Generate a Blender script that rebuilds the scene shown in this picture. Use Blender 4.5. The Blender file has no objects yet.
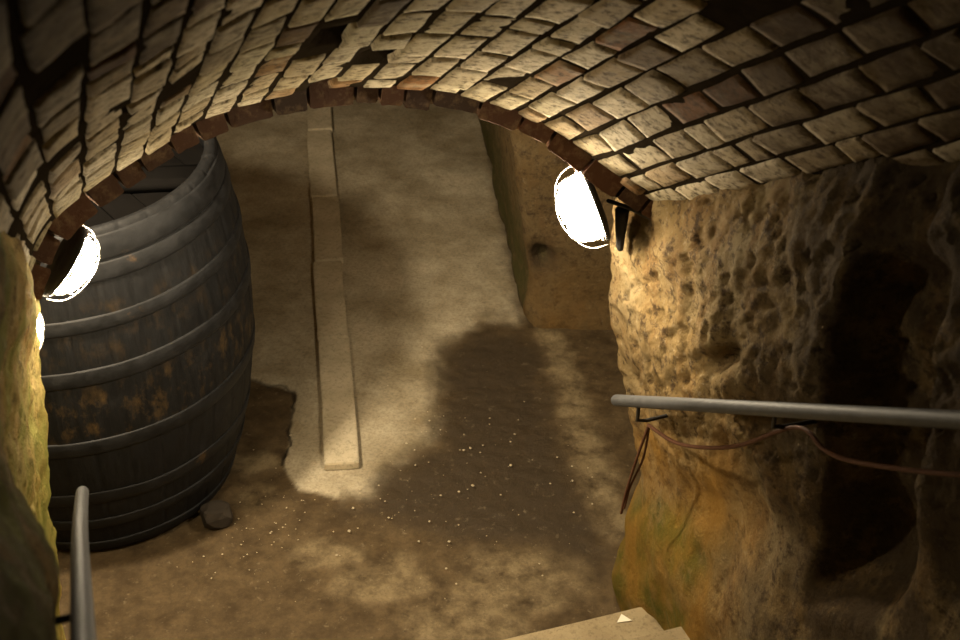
import bpy, bmesh, math, random
import numpy as np
from mathutils import Vector, noise, Matrix
random.seed(7)
PI = math.pi
C = bpy.context.scene.collection
# ---------------------------------------------------------------- frame of the place
# floor of the cellar is z = 0, the photographer stands up on the cellar stairs
EYE = Vector((0, 0, 4.0))
AZ = math.atan2(400, 1119)
LAT = Vector((math.cos(AZ), math.sin(AZ), 0))          # across the stair tunnel
FWD = Vector((-math.sin(AZ), math.cos(AZ), 0))         # down along the stair tunnel
SL = 0.69                                              # slope of stairs, vault and rails
def W(l, n, z):
    p = LAT * l + FWD * n
    return Vector((p.x, p.y, z))
def fb(p, o=4, h=1.0, l=2.1): return noise.fractal(p, h, l, o)
def sst(a, b, x):
    t = min(1, max(0, (x - a) / (b - a))); return t * t * (3 - 2 * t)
def interp(x, pts):
    xs = [p[0] for p in pts]; ys = [p[1] for p in pts]
    return float(np.interp(x, xs, ys))

# ---------------------------------------------------------------- material helpers
class NT:
    def __init__(s, name):
        s.m = bpy.data.materials.new(name); s.m.use_nodes = True
        s.t = s.m.node_tree; s.t.nodes.clear()
        s.out = s.n('ShaderNodeOutputMaterial'); s.b = s.n('ShaderNodeBsdfPrincipled')
        s.l(s.b.outputs[0], s.out.inputs[0])
        s.tc = s.n('ShaderNodeTexCoord'); s.co = s.tc.outputs['Object']
    def n(s, k): return s.t.nodes.new(k)
    def l(s, a, b): s.t.links.new(a, b)
    def put(s, inp, v):
        if hasattr(v, 'links') or hasattr(v, 'is_linked'): s.l(v, inp)
        elif isinstance(v, (tuple, list)) and len(v) == 3 and inp.type == 'RGBA': inp.default_value = (*v, 1)
        else: inp.default_value = v
    def noise(s, scale, detail=5, rough=.6, stretch=None, dist=0, co=None):
        x = s.n('ShaderNodeTexNoise'); x.inputs['Scale'].default_value = scale
        x.inputs['Detail'].default_value = detail; x.inputs['Roughness'].default_value = rough
        x.inputs['Distortion'].default_value = dist
        co = co or s.co
        if stretch:
            mp = s.n('ShaderNodeMapping'); mp.inputs['Scale'].default_value = stretch; s.l(co, mp.inputs[0]); co = mp.outputs[0]
        s.l(co, x.inputs['Vector']); return x.outputs[0]
    def vor(s, scale, feat='F1'):
        x = s.n('ShaderNodeTexVoronoi'); x.feature = feat; x.inputs['Scale'].default_value = scale
        s.l(s.co, x.inputs['Vector']); return x.outputs['Distance']
    def ramp(s, f, a, b, ca=0., cb=1.):
        x = s.n('ShaderNodeMapRange'); x.inputs[1].default_value = a; x.inputs[2].default_value = b
        x.inputs[3].default_value = ca; x.inputs[4].default_value = cb; s.l(f, x.inputs[0]); return x.outputs[0]
    def mix(s, f, a, b, mode='MIX'):
        x = s.n('ShaderNodeMix'); x.data_type = 'RGBA'; x.blend_type = mode
        s.put(x.inputs[0], f); s.put(x.inputs[6], a); s.put(x.inputs[7], b); return x.outputs[2]
    def math(s, op, a, b=0.):
        x = s.n('ShaderNodeMath'); x.operation = op; s.put(x.inputs[0], a); s.put(x.inputs[1], b); return x.outputs[0]
    def bump(s, h, strength=.5, dist=.01, prev=None):
        x = s.n('ShaderNodeBump'); x.inputs['Strength'].default_value = strength; x.inputs['Distance'].default_value = dist
        s.l(h, x.inputs['Height'])
        if prev is not None: s.l(prev, x.inputs['Normal'])
        return x.outputs[0]
    def attr(s, name):
        x = s.n('ShaderNodeAttribute'); x.attribute_name = name; return x
    def rand(s):
        return s.n('ShaderNodeNewGeometry').outputs['Random Per Island']
    def fin(s, col, rough=.8, nrm=None, metal=0., spec=.5):
        s.put(s.b.inputs['Base Color'], col); s.put(s.b.inputs['Roughness'], rough); s.put(s.b.inputs['Metallic'], metal)
        s.b.inputs['Specular IOR Level'].default_value = spec
        if nrm is not None: s.l(nrm, s.b.inputs['Normal'])
        return s.m

def mat_brick():
    t = NT('vault_brick'); r = t.rand()
    base = t.mix(t.ramp(r, .0, .75), (.66, .58, .43), (.46, .375, .24))
    base = t.mix(t.ramp(r, .80, .97), base, (.24, .11, .045))
    g = t.noise(1.1, 3, .5)
    base = t.mix(t.ramp(g, .45, .65, 0, .45), base, (.17, .17, .075))
    s = t.noise(42, 5, .7)
    base = t.mix(t.ramp(s, .48, .64, 0, .85), base, (.055, .04, .024))
    s2 = t.noise(9, 4, .6)
    base = t.mix(t.ramp(s2, .5, .72, 0, .6), base, (.50, .44, .31))
    base = t.mix(t.math('MULTIPLY', t.attr('tunnel_shade').outputs['Fac'], t.ramp(t.noise(7, 5, .65), .2, .55, .45, .95)), base, (.062, .040, .022))  # shade of the upper tunnel painted into the brick colour
    nr = t.bump(t.noise(60, 6, .7), .7, .008)
    nr = t.bump(t.noise(14, 3, .6), .35, .015, nr)
    return t.fin(base, .85, nr, spec=.04)
def mat_mortar():
    t = NT('sooty_mortar'); s = t.noise(20, 5, .7)
    return t.fin(t.mix(s, (.010, .008, .005), (.030, .022, .014)), .95, t.bump(s, .6, .01), spec=0)
def mat_ring():
    t = NT('arch_brick'); r = t.rand(); s = t.noise(24, 6, .7)
    c = t.mix(r, (.10, .045, .022), (.045, .028, .019))
    c = t.mix(t.ramp(s, .5, .75, 0, .6), c, (.30, .21, .12))
    return t.fin(c, .85, t.bump(t.noise(50, 6, .7), .5, .006), spec=.25)
def mat_rock(name, green=False, dark=False):
    t = NT(name)
    a = t.noise(3.2, 5, .6); b = t.noise(22, 7, .75); v = t.noise(9, 6, .65, (1, 1, .32))
    c = t.mix(t.ramp(a, .35, .68), (.20, .128, .047), (.26, .20, .105))
    c = t.mix(t.ramp(v, .48, .68, 0, .8), c, (.20, .115, .045))
    c = t.mix(t.ramp(b, .50, .62, 0, .95), c, (.06, .038, .02))
    c = t.mix(t.ramp(t.noise(45, 4, .7), .58, .72, 0, .6), c, (.40, .33, .21))
    at = t.attr('mask').outputs['Color']
    sp = t.n('ShaderNodeSeparateColor'); t.l(at, sp.inputs[0])
    mo = t.math('MULTIPLY', sp.outputs[0], t.ramp(t.noise(11, 5, .65), .25, .52))
    c = t.mix(mo, c, (.062, .085, .015))
    oc = t.math('MULTIPLY', sp.outputs[1], t.ramp(t.noise(6, 5, .6, (1, 1, .5)), .3, .65))
    c = t.mix(t.math('MULTIPLY', oc, .85), c, (.27, .145, .03))
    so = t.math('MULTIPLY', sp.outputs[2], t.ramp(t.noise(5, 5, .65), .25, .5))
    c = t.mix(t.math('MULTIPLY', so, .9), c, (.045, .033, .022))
    if green: c = t.mix(t.ramp(t.noise(5, 5, .65), .42, .6, 0, .7), t.mix(1., c, (2.4, 2.4, 2.0), 'MULTIPLY'), (.30, .31, .075))
    if dark: c = t.mix(.5, c, (.10, .07, .04))
    nr = t.bump(t.noise(60, 8, .8), 1.0, .012)
    nr = t.bump(t.noise(24, 5, .7), .7, .02, nr)
    return t.fin(c, .85, nr, spec=.06)
def mat_floor():
    t = NT('worn_concrete_floor')
    at = t.attr('mask').outputs['Color']; sp = t.n('ShaderNodeSeparateColor'); t.l(at, sp.inputs[0])
    a = t.noise(2.2, 6, .65); b = t.noise(9, 6, .65); f = t.noise(70, 5, .7)
    slab = t.mix(t.ramp(a, .35, .65), (.27, .22, .135), (.55, .48, .345))
    dirt = t.mix(t.ramp(b, .35, .68), (.058, .039, .019), (.128, .090, .046))
    c = t.mix(sp.outputs[1], dirt, slab)
    c = t.mix(t.math('MULTIPLY', sp.outputs[2], t.ramp(b, .3, .6)), c, (.36, .285, .165))
    c = t.mix(t.math('MULTIPLY', sp.outputs[0], t.ramp(b, .25, .5, .6, 1.)), c, (.055, .041, .026))
    c = t.mix(t.ramp(f, .45, .75, 0, .5), c, (.05, .035, .02))
    c = t.mix(t.ramp(t.noise(30, 6, .7), .60, .75, 0, .45), c, (.36, .30, .20))
    cr = t.attr('crack').outputs['Fac']
    c = t.mix(cr, c, (.012, .009, .006))
    nr = t.bump(t.noise(55, 7, .75), .5, .008)
    nr = t.bump(t.noise(12, 5, .6), .4, .02, nr)
    ro = t.ramp(sp.outputs[0], 0, 1, .75, .5)
    return t.fin(c, ro, nr, spec=.15)
def mat_conc(name, ca, cb):
    t = NT(name); a = t.noise(7, 6, .65); f = t.noise(60, 6, .7)
    c = t.mix(t.ramp(a, .35, .65), ca, cb)
    c = t.mix(t.ramp(f, .5, .72, 0, .6), c, tuple(x * .35 for x in ca))
    return t.fin(c, .8, t.bump(f, .5, .006), spec=.3)
def mat_stave():
    t = NT('tarred_oak')
    r = t.rand()
    g = t.noise(10, 6, .65, (6, 6, .6)); s = t.noise(6.5, 6, .7)
    c = t.mix(t.ramp(g, .35, .68), (.004, .0042, .0048), (.0115, .012, .013))
    at = t.attr('scuff').outputs['Fac']
    sc = t.math('MULTIPLY', at, t.ramp(t.noise(16, 6, .7, (1, 1, .6)), .50, .74))
    c = t.mix(t.math('MULTIPLY', sc, .6), c, (.15, .09, .03))
    c = t.mix(t.ramp(s, .58, .78, 0, .5), c, (.032, .031, .032))
    nr = t.bump(g, .35, .006); nr = t.bump(t.noise(40, 5, .7), .3, .004, nr)
    return t.fin(c, t.ramp(s, .3, .7, .55, .75), nr, spec=.28)
def mat_hoop():
    t = NT('blackened_iron'); s = t.noise(18, 6, .7)
    c = t.mix(t.ramp(s, .4, .7), (.007, .0074, .0082), (.019, .0195, .021))
    c = t.mix(t.ramp(t.noise(7, 6, .7), .66, .78, 0, .5), c, (.16, .09, .03))
    return t.fin(c, t.ramp(s, .3, .7, .5, .7), t.bump(t.noise(45, 6, .7), .35, .004), spec=.28)
def mat_simple(name, col, rough=.6, metal=0., sc=30, var=.35, bump=.2, spec=.5):
    t = NT(name); s = t.noise(sc, 5, .65)
    return t.fin(t.mix(s, tuple(c * (1 - var) for c in col), tuple(min(1, c * (1 + var)) for c in col)), rough, t.bump(s, bump, .003), metal, spec)
def mat_glow(name, col, k):
    t = NT(name); e = t.b
    e.inputs['Base Color'].default_value = (.9, .9, .85, 1); e.inputs['Roughness'].default_value = .3
    e.inputs['Emission Color'].default_value = (*col, 1); e.inputs['Emission Strength'].default_value = k
    return t.m

KR, KL, K3 = 235.0, 200.0, 90.0       # the three lamps
M = dict(brick=mat_brick(), mortar=mat_mortar(), ring=mat_ring(), rock=mat_rock('ochre_tuff_rock'),
         mossy=mat_rock('mossy_rock', green=True), dull=mat_rock('dull_cellar_rock', dark=True), floor=mat_floor(),
         block=mat_conc('pale_kerb_concrete', (.44, .375, .25), (.60, .52, .37)),
         step=mat_conc('worn_step_stone', (.27, .21, .12), (.36, .29, .17)), stave=mat_stave(), hoop=mat_hoop(),
         wood=mat_simple('black_head_boards', (.005, .0045, .0042), .95, sc=14, spec=.05), pipe=mat_simple('grey_painted_pipe', (.06, .06, .06), .6, .1, spec=.35),
         iron=mat_simple('black_bracket_iron', (.03, .028, .026), .55, .5), cage=mat_simple('lamp_cage_steel', (.35, .34, .31), .35, .8),
         cast=mat_simple('dark_lamp_casting', (.03, .028, .026), .7, 0., spec=.2), cord=mat_simple('brown_cable_sheath', (.085, .036, .018), .75, spec=.2),
         black=mat_simple('black_cable_sheath', (.03, .028, .025), .4), stone=mat_simple('grey_wedge_stone', (.055, .046, .037), .9, sc=18, spec=.1),
         chip=mat_simple('pale_chips', (.48, .41, .28), .8), paper=mat_simple('white_paper', (.85, .80, .66), .8, var=.05, bump=.05),
         glow=mat_glow('lit_lamp_glass', (1.0, .83, .58), KR), glow_weak=mat_glow('dimmer_lamp_glass', (1.0, .83, .58), KL), glow_low=mat_glow('low_lamp_glass', (1.0, .83, .58), K3))

# ---------------------------------------------------------------- mesh helpers
def link(name, verts, faces, mats, parent=None, smooth=True, mi=None, attrs=None):
    me = bpy.data.meshes.new(name); me.from_pydata([tuple(v) for v in verts], [], faces)
    for m in (mats if isinstance(mats, (list, tuple)) else [mats]): me.materials.append(m)
    if smooth: me.polygons.foreach_set('use_smooth', [True] * len(me.polygons))
    if mi is not None: me.polygons.foreach_set('material_index', mi)
    for k, (typ, data) in (attrs or {}).items():
        if typ == 'c':
            a = me.color_attributes.new(k, 'FLOAT_COLOR', 'POINT'); a.data.foreach_set('color', np.array(data, dtype=np.float32).ravel())
        else:
            a = me.attributes.new(k, 'FLOAT', 'POINT'); a.data.foreach_set('value', np.array(data, dtype=np.float32))
    me.update(); o = bpy.data.objects.new(name, me); C.objects.link(o)
    if parent is not None: o.parent = parent
    return o
def struct(o): o['kind'] = 'structure'; return o
def tag(o, label, cat, group=None, kind=None):
    o['label'] = label; o['category'] = cat
    if group: o['group'] = group
    if kind: o['kind'] = kind
    return o
def empty(name, loc, label, cat, group=None, rot=None):
    o = bpy.data.objects.new(name, None); o.empty_display_size = .1; o.location = loc; C.objects.link(o)
    if rot is not None: o.rotation_euler = rot
    return tag(o, label, cat, group)
def grid_faces(nu, nv, off=0, flip=False, wrapu=False):
    fs = []
    for i in range(nu if wrapu else nu - 1):
        for j in range(nv - 1):
            a = off + i * nv + j; b = off + ((i + 1) % nu) * nv + j
            f = (a, b, b + 1, a + 1); fs.append(f[::-1] if flip else f)
    return fs
def tube(pts, r, seg=10, cap=True, rend=None):
    """a round tube along points; returns verts, faces"""
    pts = [Vector(p) for p in pts]; V = []; Fc = []
    t0 = (pts[1] - pts[0]).normalized(); up = Vector((0, 0, 1)) if abs(t0.z) < .9 else Vector((1, 0, 0))
    nrm = t0.cross(up).normalized(); rings = []
    def ringat(p, t, rr):
        nonlocal nrm
        nrm = (nrm - t * nrm.dot(t)).normalized(); b = t.cross(nrm); k = len(V)
        for q in range(seg):
            a = 2 * PI * q / seg; V.append(p + nrm * (math.cos(a) * rr) + b * (math.sin(a) * rr))
        rings.append(k)
    if cap:
        for a in (80, 55, 28): ringat(pts[0] - t0 * r * math.sin(math.radians(a)), t0, r * math.cos(math.radians(a)))
    for i, p in enumerate(pts):
        t = (pts[min(i + 1, len(pts) - 1)] - pts[max(i - 1, 0)]).normalized(); ringat(p, t, r if rend is None else r + (rend - r) * i / (len(pts) - 1))
    if cap:
        t1 = (pts[-1] - pts[-2]).normalized(); re = r if rend is None else rend
        for a in (28, 55, 80): ringat(pts[-1] + t1 * re * math.sin(math.radians(a)), t1, re * math.cos(math.radians(a)))
    for a, b in zip(rings[:-1], rings[1:]):
        for q in range(seg): Fc.append((a + q, a + (q + 1) % seg, b + (q + 1) % seg, b + q))
    Fc.append(tuple(range(rings[0], rings[0] + seg))[::-1]); Fc.append(tuple(range(rings[-1], rings[-1] + seg)))
    return V, Fc
def merge(parts):
    V = []; Fc = []
    for v, f in parts:
        o = len(V); V += list(v); Fc += [tuple(i + o for i in q) for q in f]
    return V, Fc
def curve3(pts, n=8):
    pts = [Vector(p) for p in pts]; out = []
    P = [pts[0] * 2 - pts[1]] + pts + [pts[-1] * 2 - pts[-2]]
    for i in range(1, len(P) - 2):
        for k in range(n):
            t = k / n; a, b, c, d = P[i - 1:i + 3]
            out.append(.5 * ((2 * b) + (c - a) * t + (2 * a - 5 * b + 4 * c - d) * t * t + (3 * b - a - 3 * c + d) * t ** 3))
    out.append(pts[-1]); return out
def rounded_block(sx, sy, sz, bev, seed, amp=.004, n=(6, 6, 4)):
    """a worn block: subdivided box with bevelled edges and a little wear; centred on x,y, base at 0"""
    bm = bmesh.new(); bmesh.ops.create_cube(bm, size=1)
    for v in bm.verts: v.co = Vector((v.co.x * sx, v.co.y * sy, (v.co.z + .5) * sz))
    bmesh.ops.bevel(bm, geom=list(bm.edges), offset=bev, segments=2, affect='EDGES')
    bmesh.ops.subdivide_edges(bm, edges=[e for e in bm.edges if e.calc_length() > .08], cuts=5, use_grid_fill=True)
    for v in bm.verts:
        q = v.co * 9 + Vector((seed * 3.1, seed, 0)); v.co += Vector((noise.noise(q), noise.noise(q + Vector((7, 0, 0))), noise.noise(q + Vector((0, 9, 0))))) * amp
    bm.normal_update(); V = [v.co.copy() for v in bm.verts]; bm.verts.index_update(); Fc = [tuple(v.index for v in f.verts) for f in bm.faces]; bm.free()
    return V, Fc

# ---------------------------------------------------------------- vault over the stairs
ARCH = [(-.17, 1.60), (-.13, 1.75), (-.081, 1.878), (-.045, 1.94), (.009, 2.010), (.071, 2.056), (.128, 2.085), (.202, 2.115), (.278, 2.144), (.427, 2.197), (.574, 2.225),
        (.719, 2.234), (.864, 2.228), (1.010, 2.208), (1.157, 2.173), (1.303, 2.116), (1.449, 2.034), (1.562, 1.933), (1.681, 1.835), (1.80, 1.745), (1.92, 1.64)]
def endn(z): return 3.25 + .5 * (z - 1.68)
AP = [Vector((a, b)) for a, b in ARCH]
_c = curve3([(p.x, p.y, 0) for p in AP], 10)
AL = [0.]
for a, b in zip(_c[:-1], _c[1:]): AL.append(AL[-1] + (b - a).length)
STOT = AL[-1]
def prof(s):
    s = min(max(s, 0), STOT)
    l = float(np.interp(s, AL, [c.x for c in _c])); z = float(np.interp(s, AL, [c.y for c in _c]))
    return l, z
def pnorm(s):
    a = prof(s - .06); b = prof(s + .06); t = Vector((b[0] - a[0], b[1] - a[1])).normalized()
    return Vector((-t.y, t.x))                  # outward (up) in the cross-section
DSL = Vector((FWD.x, FWD.y, -SL)).normalized()
def V3(s, w, out):
    """s along the arch, w up along the tunnel, out = distance behind the arch edge"""
    l, z = prof(s); nn = pnorm(s)
    p = W(l + nn.x * out, endn(z), z + nn.y * out) - DSL * w
    return p
INSET = .045
GAPS = [(.795, .0, .13), (.865, .40, .52), (.70, .72, .86)]      # lat, w range of bricks fallen out of the vault
verts = []; faces = []; mi = []; tunnel_shade = []
WT = 5.6
# mortar shell behind the bricks
ns, nw = 130, 140
for i in range(ns):
    for j in range(nw):
        s = STOT * i / (ns - 1); w = -.02 + (WT + .1) * j / (nw - 1)
        la = prof(s)[0]; gp = any(abs(la - g[0]) < .055 and g[1] - .02 < w < g[2] + .02 for g in GAPS)
        verts.append(V3(s, w, INSET + .007 + .004 * noise.noise(Vector((s * 9, w * 9, 0))) + .07 * gp)); tunnel_shade.append(0)
faces += grid_faces(ns, nw); mi += [1] * len(faces)
def brick(s0, s1, w0, w1, out, seed, depth=.022):
    """one brick of the vault: worn, slightly crooked face with rounded arrises"""
    rr = random.Random(seed); off = len(verts); nu, nv = 6, 9
    sk = min(1, max(0, sst(.7, 2.0, w0 + rr.gauss(0, .3) + .5 * noise.noise(Vector((s0 * 2, w0 * 2, 1)))) * .85 + .75 * sst(1.15, 1.6, prof(s0)[0]) * sst(.15, .9, w0 + .3 * noise.noise(Vector((s0 * 4, w0 * 4, 3)))) + rr.gauss(0, .12)))  # bricks browner and darker uphill and rightwards, partly standing in for shade
    tilt = rr.uniform(-.003, .003), rr.uniform(-.0025, .0025); cj = [(rr.uniform(-.005, .005), rr.uniform(-.007, .007)) for _ in range(4)]
    us = [0, .06, .3, .7, .94, 1]; vs = [0, .025, .12, .3, .5, .7, .88, .975, 1]
    for iu, u in enumerate(us):
        for iv, v in enumerate(vs):
            cs = (1-u)*(1-v)*cj[0][0] + u*(1-v)*cj[1][0] + (1-u)*v*cj[2][0] + u*v*cj[3][0]
            cw = (1-u)*(1-v)*cj[0][1] + u*(1-v)*cj[1][1] + (1-u)*v*cj[2][1] + u*v*cj[3][1]
            s = s0 + (s1 - s0) * u + cs; w = w0 + (w1 - w0) * v + cw
            q = Vector((s * 28, w * 28, seed * .37))
            o = out + tilt[0] * (u - .5) * 2 + tilt[1] * (v - .5) * 2 + .0035 * noise.noise(q) + .0045 * noise.noise(q * .35)
            e = 0
            if iu in (0, 5) or iv in (0, 8): e = depth
            elif iu in (1, 4) or iv in (1, 7): e = .0015
            verts.append(V3(s, w, o + e)); tunnel_shade.append(sk)
    f = grid_faces(nu, nv, off); faces.extend(f); mi.extend([0] * len(f))
s = .02; row = 0; seed = 0
while s < STOT - .05:
    rr = random.Random(row * 17 + 3); hgt = rr.uniform(.084, .098); w = -rr.uniform(0, .17)
    while w < WT:
        L = rr.choice([.21, .23, .235, .245, .12]) * rr.uniform(.94, 1.05); seed += 1
        a = max(w, 0); b = min(w + L, WT); j = rr.uniform(.012, .020)
        lat = prof(s + hgt / 2)[0]
        gap = any(abs(lat - g[0]) < .045 and b > g[1] and a < g[2] for g in GAPS)
        if b - a > .03:
            o = INSET + rr.gauss(0, .0028) + (.018 if rr.random() < .04 else 0)
            if gap: o += .065
            brick(s + .0047, s + hgt - .0047, a + j / 2, b - j / 2, o, seed)
        w += L
    s += hgt; row += 1
vault = struct(link('ceiling', verts, faces, [M['brick'], M['mortar']], mi=mi, attrs={'tunnel_shade': ('f', tunnel_shade)}))
# ring of bricks set on edge at the foot of the vault
verts = []; faces = []; s = .06; k = 0
while s < STOT - .12:
    rr = random.Random(900 + k); wd = rr.choice([.075, .085, .09, .10, .13]) * rr.uniform(.93, 1.07); k += 1
    dn = -.012 + rr.gauss(0, .006); w0 = -.13 + rr.uniform(-.02, .01); w1 = .012 + rr.uniform(-.006, .008)
    us = [0, .08, .35, .65, .92, 1]; vs = [0, .08, .5, .92, 1]; hs = [0, .15, .6, 1]
    s0, s1 = s + .005, s + wd - .005
    def pt(u, v, h):
        q = Vector((s * 40 + u * 2.5, v * 3 + k, h * 2)); ro = 0
        eu = .004 if u in (0, 1) else 0
        return V3(s0 + (s1 - s0) * u, w0 + (w1 - w0) * v, dn + h * .10 + (1 - v) * .075 + .005 * noise.noise(q) + eu)
    off = len(verts)                                  # lower face
    for u in us:
        for v in vs: verts.append(pt(u, v, .03 if (u in (0, 1) or v in (0, 1)) else 0))
    faces += grid_faces(len(us), len(vs), off)
    for (fu, vv, fl) in (('v', 1, 0), ('v', 0, 1)):   # faces looking up and down the tunnel
        off2 = len(verts)
        for u in us:
            for h in hs: verts.append(pt(u, vv, max(h, .03)))
        faces += grid_faces(len(us), len(hs), off2, flip=bool(1 - fl))
    for uu in (0, 1):
        off2 = len(verts)
        for v in vs:
            for h in hs: verts.append(pt(uu, v, max(h, .03)))
        faces += grid_faces(len(vs), len(hs), off2, flip=bool(uu))
    s += wd
bm = bmesh.new(); me = bpy.data.meshes.new('t'); me.from_pydata([tuple(v) for v in verts], [], faces); bm.from_mesh(me)
bmesh.ops.remove_doubles(bm, verts=bm.verts, dist=.0004); bmesh.ops.recalc_face_normals(bm, faces=bm.faces)
bm.verts.index_update(); verts = [v.co.copy() for v in bm.verts]; faces = [tuple(v.index for v in f.verts) for f in bm.faces]; bm.free(); bpy.data.meshes.remove(me)
struct(link('trim_1', verts, faces, M['ring'], smooth=False))
# masonry over the arch on the cellar side
verts = []; na, nz = 50, 14
for i in range(na):
    s = STOT * i / (na - 1); l, z = prof(s); p = V3(s, -.10, .03)
    for j in range(nz):
        t = j / (nz - 1); q = W(l + (p - W(l, 0, 0)).dot(LAT) * 0, 3.62, p.z + (2.75 - p.z) * t) if j else p
        verts.append(q + FWD * .02 * noise.noise(q * 5))
struct(link('wall_front', verts, grid_faces(na, nz), M['dull']))

# ---------------------------------------------------------------- rock walls of the stair tunnel
RP = [(-.6, 1.82), (0, 1.79), (.12, 1.785), (.42, 1.82), (.59, 1.845), (.77, 1.83), (1.0, 1.80), (1.3, 1.752), (1.52, 1.75), (1.68, 1.79), (1.8, 1.82), (2.3, 1.83)]
def right_wall():
    path = []                                          # (n, extra lat) along the wall and round its corner into the cellar
    n = -1.3
    while n < 1.4: path.append((n, 0, 0)); n += .03
    while n < 3.37: path.append((n, 0, 0)); n += .0135
    for a in range(1, 11):
        t = a / 10 * PI / 2; path.append((3.37 + .10 * math.sin(t), .10 * (1 - math.cos(t)), t))
    for k in range(1, 30): path.append((3.47 + .001 * k, .10 + k * .075, PI / 2))
    nv = 150; V = []; mk = []
    for (n, ex, tt) in path:
        nn = min(n, 3.47)
        zf = max(-.05, (3.49 - nn) * SL - .55) if nn < 3.2 else -.05
        zt = (1.96 + (3.30 - nn) * SL) if nn < 3.30 else 1.96
        zt += ex * 1.0
        for j in range(nv):
            v = j / (nv - 1); z = zf + (zt - zf) * v
            h = z - max(0, (3.45 - nn)) * SL
            lat = interp(h, RP)
            q = Vector((nn * 1.0, z, ex))
            fade = 1
            up = sst(.55, .95, h)                       # rough pitted upper rock, smoother foot
            qs = Vector((nn * 7, z * 2.4 - nn * 1.2, ex * 7))
            d = .034 * fb(q * 2.3, 3) + .010 * fb(qs * 1.2 + Vector((5, 0, 0)), 4)
            d += -.02 - (.006 + .009 * up) * abs(noise.noise(Vector((nn * 13, z * 5.5, ex * 9)))) + (.004 + .010 * up) * fb(q * 13, 5) * .55 + .008 * up * fb(q * 34, 4)
            d -= .05 * sst(3.38, 3.1, nn) * sst(.5, .8, h) * sst(1.4, 1.15, h)
            pit = max(0, noise.noise(Vector((nn * 33, z * 22, ex * 33 + 4))) - .25) * .07 * up
            d += pit
            # hewn recess further up the stairs, and the hole above the rail
            rec = sst(2.30, 2.22, nn) * sst(1.90, 2.05, nn)
            d += .17 * rec * sst(.25, .5, h) * sst(1.50, 1.28, h)
            d += .07 * sst(2.30, 2.18, nn) * sst(2.0, 2.08, nn) * sst(1.30, 1.40, h) * sst(1.9, 1.75, h)
            d += .03 * sst(2.0, 1.6, nn) * fb(q * 1.7 + Vector((3, 0, 0)), 3)
            hx, hz = (nn - 2.77) / .075, (h - 1.165 + (nn - 2.77) * .25) / .045
            d += .12 * math.exp(-(hx * hx + hz * hz) * .9)
            lat2 = lat + d * math.cos(tt) + ex
            sh = sst(3.0, 3.4, n) * interp(h, [(0, 0), (.6, 0), (1.0, .07), (1.3, .14), (1.7, .19), (2.3, .19)])
            p = W(lat2, n + sh - d * math.sin(tt), z)
            V.append(p)
            moss = 1.9 * sst(.62, .36, h) * sst(2.65, 3.0, nn) * (.55 + .45 * noise.noise(q * 5))
            och = sst(.95, .72, h + .1 * noise.noise(q * 6)) * sst(2.4, 2.8, nn)
            tunnel_shade = sst(2.95, 2.25, nn + .25 * noise.noise(q * 3)) * .95  # rock colour darkened up the stairs in place of falling light
            mk.append((min(1, max(0, moss)), och, tunnel_shade, 1))
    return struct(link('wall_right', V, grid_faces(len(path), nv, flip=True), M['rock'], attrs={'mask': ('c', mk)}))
right_wall()
LP = [(-.6, -.24), (.48, -.235), (.83, -.195), (1.0, -.18), (1.2, -.160), (1.47, -.130), (1.65, -.106), (1.8, -.088), (2.0, -.09), (2.4, -.09)]
def left_wall():
    path = []; n = -1.3
    while n < 3.36: path.append((n, 0, 0)); n += .02
    for a in range(1, 9):
        t = a / 8 * PI / 2; path.append((3.36 + .09 * math.sin(t), .09 * (1 - math.cos(t)), t))
    for k in range(1, 36): path.append((3.45 + .001 * k, .09 + k * .08, PI / 2))
    nv = 110; V = []; mk = []
    for (n, ex, tt) in path:
        nn = min(n, 3.45)
        zf = max(-.05, (3.49 - nn) * SL - .5) if nn < 3.2 else -.05
        zt = 2.02 + max(0, 3.30 - nn) * SL + ex
        for j in range(nv):
            v = j / (nv - 1); z = zf + (zt - zf) * v; h = z - max(0, 3.45 - nn) * SL
            lat = interp(h, LP); q = Vector((nn, z, ex))
            lat -= .03 * sst(3.3, 3.0, nn) * sst(1.8, 1.6, h)                    # set back behind the rail
            # lower wall near the top of the stairs swells out
            lat += .085 * sst(2.1, 1.55, nn) * sst(1.50, 1.25, h) * sst(-.6, .1, nn) - .02 * sst(1.2, .2, nn) * 0
            d = .022 * fb(q * 3.0, 4) + .012 * fb(q * 11, 4) + .012 * abs(noise.noise(Vector((nn * 16, z * 7, ex * 9)))) + .005 * fb(q * 30, 3)
            lat2 = lat - d * math.cos(tt) - ex
            V.append(W(lat2, n - d * math.sin(tt), z))
            mk.append((sst(1.75, .9, h + .25 * noise.noise(q * 4)) * .6 * sst(1.9, 2.5, nn), sst(1.9, .6, h) * .25, sst(2.4, 1.9, nn + .2 * noise.noise(q * 3)), 1))  # third mask channel paints the unlit upper end of the wall dark
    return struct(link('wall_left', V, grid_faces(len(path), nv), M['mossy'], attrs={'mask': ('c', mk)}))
left_wall()

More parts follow.
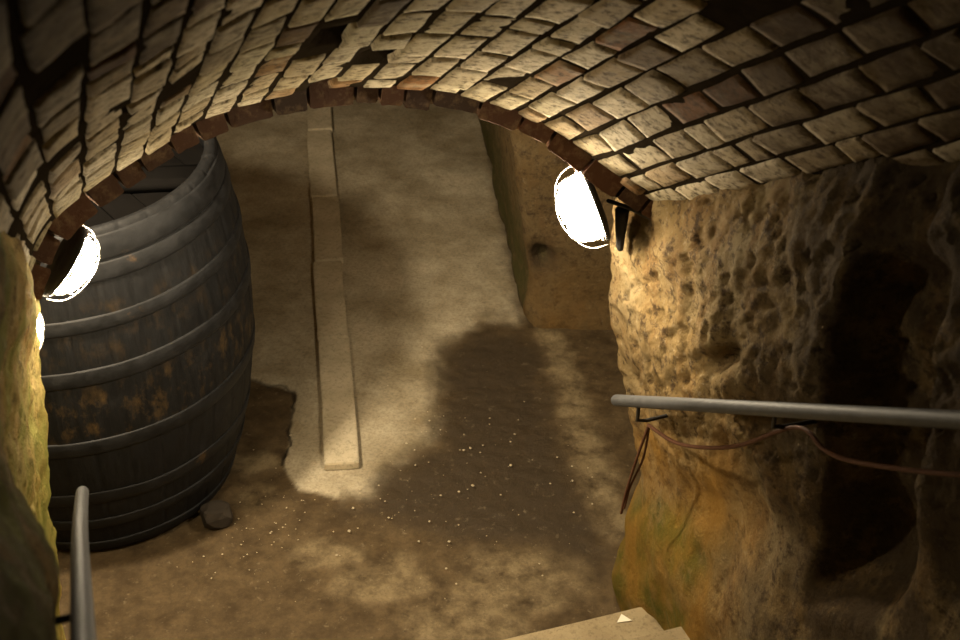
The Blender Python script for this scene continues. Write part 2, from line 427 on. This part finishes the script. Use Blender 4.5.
# ---------------------------------------------------------------- cellar floor
def inpoly(x, y, P):
    c = False; j = len(P) - 1
    for i in range(len(P)):
        if (P[i][1] > y) != (P[j][1] > y) and x < (P[j][0] - P[i][0]) * (y - P[i][1]) / (P[j][1] - P[i][1]) + P[i][0]: c = not c
        j = i
    return c
def dseg(x, y, P, close=True):
    best = 9
    n = len(P)
    for i in range(n if close else n - 1):
        ax, ay = P[i]; bx, by = P[(i + 1) % n]; dx, dy = bx - ax, by - ay
        t = max(0, min(1, ((x - ax) * dx + (y - ay) * dy) / (dx * dx + dy * dy + 1e-9)))
        best = min(best, math.hypot(x - ax - t * dx, y - ay - t * dy))
    return best
def sd(x, y, P): d = dseg(x, y, P); return -d if inpoly(x, y, P) else d
SLAB = [(-2.6, 9.5), (-2.6, 5.3), (-1.30, 5.30), (-1.065, 5.217), (-.95, 5.18), (-.87, 5.13), (-.85, 4.776), (-.86, 4.60), (-.77, 4.444), (-.62, 4.40), (-.45, 4.457), (-.40, 4.62),
        (-.22, 4.78), (-.19, 5.10), (-.20, 5.50), (.0, 5.72), (.20, 5.72), (.10, 7.0), (-.05, 9.5)]
DAMP = [(-.20, 5.45), (-.05, 5.62), (.20, 5.62), (.30, 5.50), (.33, 5.1), (.38, 4.7), (.46, 4.35), (.52, 4.05), (.42, 3.98), (.25, 4.12), (.0, 4.10), (-.25, 4.2), (-.55, 4.3), (-.42, 4.52), (-.20, 4.75), (-.17, 5.1)]
STRIP = [(.30, 5.66), (.40, 5.62), (.60, 4.35), (.62, 4.15), (.52, 4.15), (.42, 4.6)]
CRACK = [(-1.18, 5.26), (-1.065, 5.217), (-1.0, 5.17), (-.95, 5.185), (-.88, 5.14), (-.86, 5.0), (-.875, 4.85), (-.85, 4.776), (-.87, 4.62)]
PATCH = [((.15, 3.92), .34, .22), ((-.35, 3.90), .30, .16), ((-.62, 4.06), .22, .12), ((-1.0, 4.62), .16, .10), ((-.95, 4.4), .12, .1), ((-.05, 3.7), .3, .15)]
def axis(segs):
    out = []
    for a, b, st in segs:
        n = max(1, round((b - a) / st)); out += [a + (b - a) * k / n for k in range(n)]
    return out + [segs[-1][1]]
xs = axis([(-3.0, -1.6, .1), (-1.6, -1.25, .014), (-1.25, -.8, .006), (-.8, .8, .014), (.8, 3.2, .12)]); ys = axis([(2.9, 3.45, .05), (3.45, 4.55, .014), (4.55, 5.3, .006), (5.3, 5.8, .014), (5.8, 8.2, .03), (8.2, 10.0, .2)])
V = []; mk = []; ck = []
for x in xs:
    for y in ys:
        q = Vector((x, y, 0)); wx = x + .05 * fb(q * 6, 4); wy = y + .06 * fb(q * 6 + Vector((9, 3, 0)), 4)
        dcl = sd(x + .05 * fb(q * 7 + Vector((1, 1, 0)), 5), y + .06 * fb(q * 7 + Vector((4, 4, 0)), 5), SLAB) if -1.8 < x < .8 else (-.2 if y > 5.3 else .2)
        dsl = sd(x + .02 * fb(q * 9, 4), y + .02 * fb(q * 9 + Vector((4, 4, 0)), 4), SLAB) if -1.8 < x < .8 else (-.2 if y > 5.3 else .2)
        near = -1.8 < x < .9 and y < 6.4
        slab = sst(.012, -.012, dsl)
        dmp = sst(.10, -.12, sd(wx + .05 * fb(q * 13, 3), wy, DAMP)) if near else 0
        st = sst(.05, -.03, sd(x + .04 * fb(q * 12, 3), y, STRIP)) * (.55 + .45 * noise.noise(q * 7)) if near else 0
        for (c, rx, ry) in PATCH:
            e = math.hypot((wx - c[0]) / rx, (wy - c[1]) / ry)
            st = max(st, .42 * sst(1.0, .45, e + .25 * noise.noise(q * 8)))
        # the strip and patches are bare; dampness gives way to them
        dmp *= (1 - min(1, st * 1.1))
        crk = 0
        if near and y > 4.3:
            dc = dseg(x + .012 * fb(q * 14, 3), y + .012 * fb(q * 14 + Vector((3, 3, 0)), 3), CRACK, False); crk = sst(.010, .003, dc) * (.6 + .4 * noise.noise(q * 8))
        far = .35 + .65 * sst(.1, .7, slab)
        z = .010 * slab + .008 * fb(q * 2.2, 4) + .0035 * fb(q * 14, 4) * (1.4 - slab) - .012 * crk - .004 * dmp
        V.append((x, y, z - .006)); mk.append((dmp, slab if x < -.6 else sst(.08, -.08, dcl), st, 1)); ck.append(crk)
struct(link('floor', V, grid_faces(len(xs), len(ys)), M['floor'], attrs={'mask': ('c', mk), 'crack': ('f', ck)}))

# ---------------------------------------------------------------- rest of the cellar shell
def path_wall(name, P, z1, mat, step=.04, amp=.03, lean=None, nv=60, masks=None, flip=False):
    pts = []
    for (a, b) in zip(P[:-1], P[1:]):
        a = Vector((*a, 0)); b = Vector((*b, 0)); k = max(2, int((b - a).length / step))
        for i in range(k): pts.append((a + (b - a) * i / k, (b - a).normalized()))
    pts.append((Vector((*P[-1], 0)), (Vector((*P[-1], 0)) - Vector((*P[-2], 0))).normalized()))
    V = []; mk = []
    for i, (p, t) in enumerate(pts):
        t2 = sum((pts[k][1] for k in range(max(0, i - 2), min(len(pts), i + 3))), Vector()).normalized(); nr = Vector((-t2.y, t2.x, 0))
        for j in range(nv):
            z = -.06 + (z1 + .06) * j / (nv - 1); q = p + Vector((0, 0, z))
            if lean: q = q + lean(q)
            q = q + nr * (amp * fb(q * 2.4, 4) + amp * .35 * fb(q * 11, 4)); V.append(q)
            mk.append(masks(q) if masks else (0, 0, 0, 1))
    return struct(link(name, V, grid_faces(len(pts), nv, flip=flip), mat, attrs={'mask': ('c', mk)}))
def nib_lean(q):
    d = Vector((-.10 * q.z * sst(.75, .25, q.x), 0, 0))
    foot = sst(.16, 0, q.z); d += Vector((-.02 * foot, -.05 * foot * sst(.2, .3, q.x), 0))
    hole = math.exp(-(((q.x - .335) / .055) ** 2 + ((q.z - .36) / .07) ** 2) * 1.2) * (1 if q.y < 5.9 else 0)
    return d + Vector((0, .14 * hole, 0))
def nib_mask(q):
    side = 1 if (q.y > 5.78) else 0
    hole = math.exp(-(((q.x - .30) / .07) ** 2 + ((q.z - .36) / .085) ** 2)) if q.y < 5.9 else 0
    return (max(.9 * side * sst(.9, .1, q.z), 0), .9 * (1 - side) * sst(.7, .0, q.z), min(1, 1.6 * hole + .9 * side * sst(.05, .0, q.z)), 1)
path_wall('wall_cellar_right', [(-.16, 9.6), (.03, 7.8), (.20, 6.1), (.255, 5.74), (.29, 5.70), (.7, 5.68), (1.6, 5.72), (3.1, 5.75)], 2.75, M['dull'], .03, .022, nib_lean, 90, nib_mask, flip=True)
path_wall('wall_cellar_side', [(3.0, 5.9), (2.9, 4.2)], 2.75, M['dull'], .1, .03, flip=True)
path_wall('wall_back', [(-3.0, 9.55), (0, 9.5)], 2.75, M['dull'], .1, .05)
path_wall('wall_cellar_left', [(-2.9, 1.8), (-2.75, 5.0), (-2.8, 9.7)], 2.75, M['dull'], .1, .05)
V = []
for i in range(50):
    for j in range(60):
        x = -3.2 + 6.4 * i / 49; y = 1.8 + 8 * j / 59; q = Vector((x, y, 2.7)); l = q.dot(LAT); n = q.dot(FWD)
        if n < 3.62: y += (3.62 - n) / FWD.y
        V.append((x, y, 2.70 + .06 * fb(Vector((x, y, 0)) * 1.6, 4)))
struct(link('ceiling_cellar', V, grid_faces(50, 60, flip=True), M['dull'], attrs={'mask': ('c', [(0, 0, 0, 1)] * len(V))}))

# ---------------------------------------------------------------- stairs
RZ = math.atan2(LAT.y, LAT.x)
stairs = empty('staircase', W(.8, 3.232, 0), 'pale worn stone stairs at the foot of the rock wall with the brown cable', 'stairs', rot=(0, 0, RZ - .045))
for k in range(1, 13):
    n0 = 3.19 - .29 * (k - 1)
    v, f = rounded_block(2.02, .40, .19, .012, k, .005)
    base = .19 * (k - 1) + .002 * k
    v = [Vector((p.x + .03, p.y + n0 - 3.19 - .20, p.z + base)) for p in v]
    link('step', v, f, M['step'], stairs, smooth=False)
tri = [(-.026, -.012), (.030, -.002), (-.006, .030)]
V = [(a, b, 0) for a, b in tri] + [(a, b, .0025) for a, b in tri]
pp = link('paper_scrap', V, [(2, 1, 0), (3, 4, 5), (0, 1, 4, 3), (1, 2, 5, 4), (2, 0, 3, 5)], M['paper'], smooth=False)
pp.location = (.525, 3.520, .1955); tag(pp, 'small white triangular scrap lying on the lowest stone step', 'scrap')

# ---------------------------------------------------------------- kerb blocks in a row on the floor
A0 = Vector((-.597, 4.56, 0)); A1 = Vector((-1.03, 8.02, 0)); AD = (A1 - A0).normalized(); TL = (A1 - A0).length
cuts = [0, .95, 1.66, 2.35, 3.18, 4.2]
names = ['nearest and palest block of the straight kerb strip beside the barrel', 'second kerb block counted from the near end of the strip, cracked across',
         'third kerb block counted from the near end of the strip', 'fourth kerb block from the near end, in the dark part of the strip', 'farthest kerb block, vanishing behind the brick arch']
for i, (a, b) in enumerate(zip(cuts[:-1], cuts[1:])):
    v, f = rounded_block(.150, b - a - .016, .04, .004, i * 2 + 1, .004)
    o = link('kerb_block', v, f, M['block'], smooth=False); c = A0 + AD * (a + b) / 2
    o.location = (c.x + [0, -.006, .004, -.004, .003][i], c.y, [.004, .0, .002, -.002, 0][i]); o.rotation_euler = (0, 0, math.atan2(AD.y, AD.x) - PI / 2 + [0, .006, -.004, .004, 0][i])
    tag(o, names[i], 'kerb block', 'kerb blocks in a row on the cellar floor')

# ---------------------------------------------------------------- barrel
BX, BY, BH, R0, RM, RT = -1.62, 4.599, 1.533, .529, .693, .620
def rad(z):
    s = z / BH; return R0 * (1 - s) * (1 - 2 * s) + RM * 4 * s * (1 - s) + RT * s * (2 * s - 1)
barrel = empty('barrel', (BX, BY, 0), 'huge black wooden barrel with iron hoops standing upright on the floor', 'barrel')
NS = 34; V = []; Fc = []; sc = []
zs = [.0, .012] + [BH * k / 44 for k in range(1, 44)] + [BH - .012, BH]
prof_b = [(rad(z), z) for z in zs]; prof_b[0] = (R0 - .015, 0); prof_b[-1] = (RT - .006, BH)
inner = [(RT - .022, BH + .001), (RT - .040, BH - .006), (rad(BH - .06) - .042, BH - .06), (rad(BH - .16) - .045, BH - .16)]
pr = prof_b + inner
su = [0, .05, .2, .5, .8, .95]
NA = NS * len(su)
for i in range(NS):
    rj = random.Random(i); dj = rj.gauss(0, .0012); wj = rj.gauss(0, .01)
    for u in su:
        a = 2 * PI * (i + u) / NS
        for k, (r, z) in enumerate(pr):
            g = -.0028 if u == 0 else 0
            rr = r + dj + g + .0015 * noise.noise(Vector((a * 9, z * 3, 0)))
            V.append((rr * math.cos(a), rr * math.sin(a), z + (rj.random() * 0) + (dj * 1.5 if k > len(prof_b) - 3 else 0)))
            sc.append(max(sst(.60, .74, z) * sst(1.02, .86, z) + .35 * sst(1.3, 1.25, z) * sst(.95, 1.1, z) + .3 * sst(1.33, 1.36, z) * sst(1.40, 1.36, z), 0))
link('body', V, grid_faces(NA, len(pr), wrapu=True, flip=False), M['stave'], barrel, attrs={'scuff': ('f', sc)})
def hoop(z0, z1, th=.0065):
    V = []; sg = 128
    for i in range(sg):
        a = 2 * PI * i / sg
        for (o, z) in ((-.006, z0), (th - .002, z0 + .001), (th, z0 + .006), (th + .001, (z0 + z1) / 2), (th, z1 - .006), (th - .002, z1 - .001), (-.006, z1)):
            wob = .0015 * noise.noise(Vector((math.cos(a) * 3, math.sin(a) * 3, z0 * 9))); zz = z + .006 * noise.noise(Vector((math.cos(a) * 2, math.sin(a) * 2, z0 * 20)))
            r = rad(z) + o + wob; V.append((r * math.cos(a), r * math.sin(a), zz))
    return V, grid_faces(sg, 7, wrapu=True)
for z0, z1 in ((.028, .082), (.186, .243), (.345, .410), (.63, .699), (.955, 1.022), (1.176, 1.232), (1.352, 1.418)):
    v, f = hoop(z0, z1); link('hoop', v, f, M['hoop'], barrel)
v, f = hoop(1.425, 1.512); link('rim_hoop', v, f, M['hoop'], barrel)
# sunk head of boards with a brace across it
V = []; Fc = []; HR = rad(BH - .11) - .046; hz = BH - .12; nb = 9
th = math.radians(38)
def rotz(x, y): return (x * math.cos(th) - y * math.sin(th), x * math.sin(th) + y * math.cos(th))
for b in range(nb):
    x0 = -HR + 2 * HR * b / nb + .003; x1 = -HR + 2 * HR * (b + 1) / nb - .003; off = len(V); m = 5
    for k in range(m):
        x = x0 + (x1 - x0) * k / (m - 1); y = math.sqrt(max(1e-4, HR * HR - x * x)); e = .003 if k in (0, m - 1) else 0
        for yy, zz in ((-y, hz - .03), (-y, hz - e), (y, hz - e), (y, hz - .03)): V.append((*rotz(x, yy), zz + .001 * (b % 3)))
    Fc += grid_faces(m, 4, off)
    Fc.append(tuple(off + q for q in range(4))); Fc.append(tuple(off + (m - 1) * 4 + q for q in range(4))[::-1])
link('head', V, Fc, M['wood'], barrel, smooth=False)
v, f = rounded_block(.13, 2 * HR * .94, .05, .008, 4, .003); ob = []
for p in v:
    x, y = p.x, p.y; c, s_ = math.cos(th + 1.0), math.sin(th + 1.0); ob.append((x * c - y * s_ + .02, x * s_ + y * c - .05, p.z + hz + .001))
link('brace', ob, f, M['wood'], barrel)
# wedge stone at the barrel's foot
bm = bmesh.new(); bmesh.ops.create_icosphere(bm, subdivisions=3, radius=1)
for v in bm.verts:
    q = v.co.copy(); k = 1 + .22 * noise.noise(q * 1.4) + .08 * noise.noise(q * 4)
    v.co = Vector((max(-.8, min(.8, q.x * k)) * .075, max(-.8, min(.8, q.y * k)) * .062, max(-.75, min(.8, q.z * k)) * .062))
me = bpy.data.meshes.new('stone'); bm.to_mesh(me); bm.free(); me.materials.append(M['stone'])
st = bpy.data.objects.new('stone', me); C.objects.link(st); st.location = (-1.09, 4.245, .042); st.rotation_euler = (0, 0, .5)
tag(st, 'dark grey wedge stone on the floor against the foot of the barrel', 'stone')

# ---------------------------------------------------------------- caged lamps
def lamp(loc, Z, X, label, L=.125, Wd=.075, D=.095, extras=None, glow='glow', flare=1.0, gap=.014):
    """oval bulkhead lamp: Z long axis, X the way the glass faces"""
    Z = Z.normalized(); X = (X - Z * X.dot(Z)).normalized(); Y = Z.cross(X)
    root = empty('caged_lamp', loc, label, 'lamp', 'caged lamps by the arch'); root.matrix_world = Matrix.Translation(loc) @ Matrix((X, Y, Z)).transposed().to_4x4()
    # casting
    V = []; sg = 40
    ring = [(-.018, .02), (-.017, .55), (-.016, .80), (-.012, .96), (-.008, 1.05), (.002, 1.07), (.006, 1.05), (.006, .9)]
    for i in range(sg):
        a = 2 * PI * i / sg
        for (x, k) in ring: kk = k * (flare if k > 1 else 1); V.append((x, Wd * kk * math.cos(a), L * kk * math.sin(a)))
    f = grid_faces(sg, len(ring), wrapu=True); f.append(tuple(i * len(ring) for i in range(sg)))
    link('casing', V, f, M['cast'], root)
    V = []; m = 12                                      # glass dome
    for i in range(sg):
        a = 2 * PI * i / sg
        for k in range(m):
            t = k / (m - 1) * PI / 2 * .97; c = math.cos(t) ** .8; V.append((.004 + D * math.sin(t), Wd * c * math.cos(a), L * c * math.sin(a)))
    f = grid_faces(sg, m, wrapu=True); f.append(tuple(i * m + m - 1 for i in range(sg)))
    link('glass', V, f, M[glow], root)
    wires = []
    def dome(t, a, g=.014): c = math.cos(t) ** .7; return Vector((.006 + (D + g) * math.sin(t), (Wd + g) * c * math.cos(a), (L + g) * c * math.sin(a)))
    for yk in (-.55, 0, .55):                           # wires along the lamp
        wires.append(tube([Vector((.006 + (D + gap) * math.sqrt(max(0, 1 - (yk * .8) ** 2)) * math.sin(t) ** .75, (Wd + gap - .002) * yk, (L + gap) * math.cos(t))) for t in [PI * k / 20 for k in range(21)]], .0022, 6))
    for zk in (-.55, 0, .55):
        wires.append(tube([Vector((.006 + (D + gap) * math.sqrt(1 - (zk * .85) ** 2) * math.sin(t) ** .75, (Wd + gap) * math.cos(t) * math.sqrt(1 - (zk * .6) ** 2), (L + gap - .002) * zk)) for t in [PI * k / 20 for k in range(21)]], .0022, 6))
    wires.append(tube([Vector((.012, (Wd + gap) * math.cos(2 * PI * k / 32), (L + gap) * math.sin(2 * PI * k / 32))) for k in range(33)], .003, 6))
    v, f = merge(wires); link('cage', v, f, M['cage'], root)
    for nm, v, f, m in (extras or []):
        inv = root.matrix_world.inverted(); link(nm, [inv @ p for p in v], f, m, root)
    return root
def wdir(l, n, z): return LAT * l + FWD * n + Vector((0, 0, z))
rl = W(1.60, 3.42, 1.812)
cab = tube(curve3([rl + wdir(.05, .0, .0), W(1.70, 3.38, 1.80), W(1.76, 3.30, 1.79), W(1.84, 3.2, 1.83)]), .007, 8)
bk = rounded_block(.05, .03, .16, .006, 3, .002); bkv = [W(1.70 + p.x * (.3 + 4 * p.z), 3.42 + p.y, 1.62 + p.z) for p in bk[0]]
lamp(rl, wdir(-.36, 0, 1), wdir(-1, .12, -.3), 'glaring caged lamp above the ochre rock corner at the right foot of the arch',
     flare=1.06, Wd=.08, D=.105, gap=.009, extras=[('cable', *cab, M['black']), ('bracket', bkv, bk[1], M['cast'])])
ll = W(.003, 3.46, 1.918)
lamp(ll, wdir(.80, 0, 1), wdir(1, .05, -.80), 'lit caged lamp under the left foot of the arch in front of the barrel', L=.10, Wd=.058, D=.076, glow='glow_weak', flare=1.12, gap=.009)
lamp(W(-.172, 3.54, 1.675), wdir(.0, 0, 1), wdir(1, .1, 0), 'lamp showing only as a bright sliver past the left wall, below the other lamp', L=.085, Wd=.062, D=.078, glow='glow_low', gap=.004)

# ---------------------------------------------------------------- handrails and cables
def handrail(name, pts, r, label, brackets):
    root = empty(name, pts[0], label, 'handrail', 'steel handrails of the stairs'); o = Vector(pts[0])
    v, f = tube([p - o for p in curve3(pts, 10)], r, 16); link('pipe', v, f, M['pipe'], root)
    for b in brackets:
        v, f = tube([Vector(p) - o for p in b], .0065, 8); link('bracket', v, f, M['iron'], root)
RL = 1.62
def rr(n): return W(RL, n, 1.176 + (3.217 - n) * .711)
def rwall(n): return rr(n)
handrail('handrail', [rr(3.205), rr(2.6), rr(1.9), rr(1.2), rr(.4)], .0195, 'long straight grey pipe handrail on brackets along the rock wall',
         [[rr(3.05) + Vector((0, 0, -.012)), rr(3.05) + Vector((0, 0, -.075)), rr(3.05) + LAT * .03 + Vector((0, 0, -.085)), rr(3.05) + LAT * .13 + Vector((0, 0, -.085))],
          [rr(2.32) + Vector((0, 0, -.012)), rr(2.32) + Vector((0, 0, -.055)), rr(2.32) + LAT * .03 + Vector((0, 0, -.065)), rr(2.32) + LAT * .15 + Vector((0, 0, -.075))]])
def lr(n, l=-.066): return W(l, n, 1.47 + (3.0 - n) * SL)
handrail('handrail', [lr(3.0, -.068), lr(2.7, -.072), lr(2.2, -.075), lr(1.6, -.072), lr(1.2, -.07), lr(.9, -.07)], .0175, 'grey pipe handrail rising steeply in front of the barrel',
         [[lr(1.62) + Vector((0, 0, -.012)), lr(1.62) + Vector((0, 0, -.03)) - LAT * .02, lr(1.62) + Vector((0, 0, -.03)) - LAT * .12]])
P = [W(1.645, 3.02, 1.215), W(1.64, 2.85, 1.285), W(1.64, 2.69, 1.389), W(1.64, 2.49, 1.555), W(1.655, 2.27, 1.785), W(1.645, 2.13, 1.825), W(1.64, 1.99, 1.90), W(1.64, 1.68, 2.12), W(1.64, 1.3, 2.42)]
dang = [W(1.645, 3.02, 1.215), W(1.635, 3.06, 1.05), W(1.625, 3.095, .88), W(1.62, 3.11, .77)]
dang2 = [W(1.648, 3.02, 1.21), W(1.652, 3.05, 1.05), W(1.635, 3.09, .90), W(1.625, 3.10, .80)]
v, f = merge([tube(curve3(P, 8), .0062, 8), tube(curve3(dang, 6), .005, 8), tube(curve3(dang2, 6), .004, 8)])
tag(link('cable', v, f, M['cord']), 'thin brown cable sagging below the right handrail with loose ends hanging down', 'cable')

# ---------------------------------------------------------------- pale chips scattered on the floor
V = []; Fc = []; rr_ = random.Random(5)
def chip(x, y, r):
    off = len(V); z = .004 + r * .3
    for k in range(6):
        a = PI / 3 * k + rr_.uniform(-.3, .3); V.append((x + r * math.cos(a) * rr_.uniform(.6, 1.1), y + r * math.sin(a) * rr_.uniform(.6, 1.1), z + r * rr_.uniform(-.2, .2)))
    V.append((x, y, z + r * .7)); V.append((x, y, z - r * .8))
    for k in range(6): Fc.append((off + k, off + (k + 1) % 6, off + 6)); Fc.append((off + (k + 1) % 6, off + k, off + 7))
for k in range(190):
    x = rr_.gauss(-.25, .42); y = rr_.gauss(4.55, .36)
    if y < 3.75 or y > 5.5 or x > .5 or math.hypot(x - BX, y - BY) < .62 or (abs(x + .62) < .12 and y > 4.5): continue
    chip(x, y, abs(rr_.gauss(.0005, .0030)) + .0012)
for k in range(45):
    a = rr_.gauss(-.45, .28); r = rr_.uniform(.70, .95); chip(BX + r * math.cos(a), BY + r * math.sin(a), rr_.uniform(.002, .005))
tag(link('debris', V, Fc, M['chip'], smooth=False), 'tiny pale stone crumbs strewn over the dark floor', 'debris', kind='stuff')

# ---------------------------------------------------------------- light, camera
pl = bpy.data.lights.new('cellar_ceiling_bulb', 'POINT'); pl.energy = 260; pl.color = (1, .83, .58); pl.shadow_soft_size = .07
po = bpy.data.objects.new('cellar_ceiling_bulb', pl); C.objects.link(po); po.location = (-1.45, 3.75, 2.52)
sc_ = bpy.context.scene
w = bpy.data.worlds.new('World'); sc_.world = w; w.use_nodes = True
w.node_tree.nodes['Background'].inputs[0].default_value = (1, .85, .65, 1); w.node_tree.nodes['Background'].inputs[1].default_value = .004
cam = bpy.data.cameras.new('camera'); co = bpy.data.objects.new('camera', cam); C.objects.link(co)
co.location = EYE; co.rotation_euler = (math.radians(55), 0, 0); cam.lens = 52.01; cam.sensor_width = 36; cam.clip_start = .01
cam.dof.use_dof = True; cam.dof.focus_distance = 4.9; cam.dof.aperture_fstop = 4.6
sc_.camera = co
vs = sc_.view_settings; vs.view_transform = 'Standard'; vs.look = 'None'; vs.gamma = 1; vs.exposure = 0.0
try: vs.use_curve_mapping = False
except Exception: pass
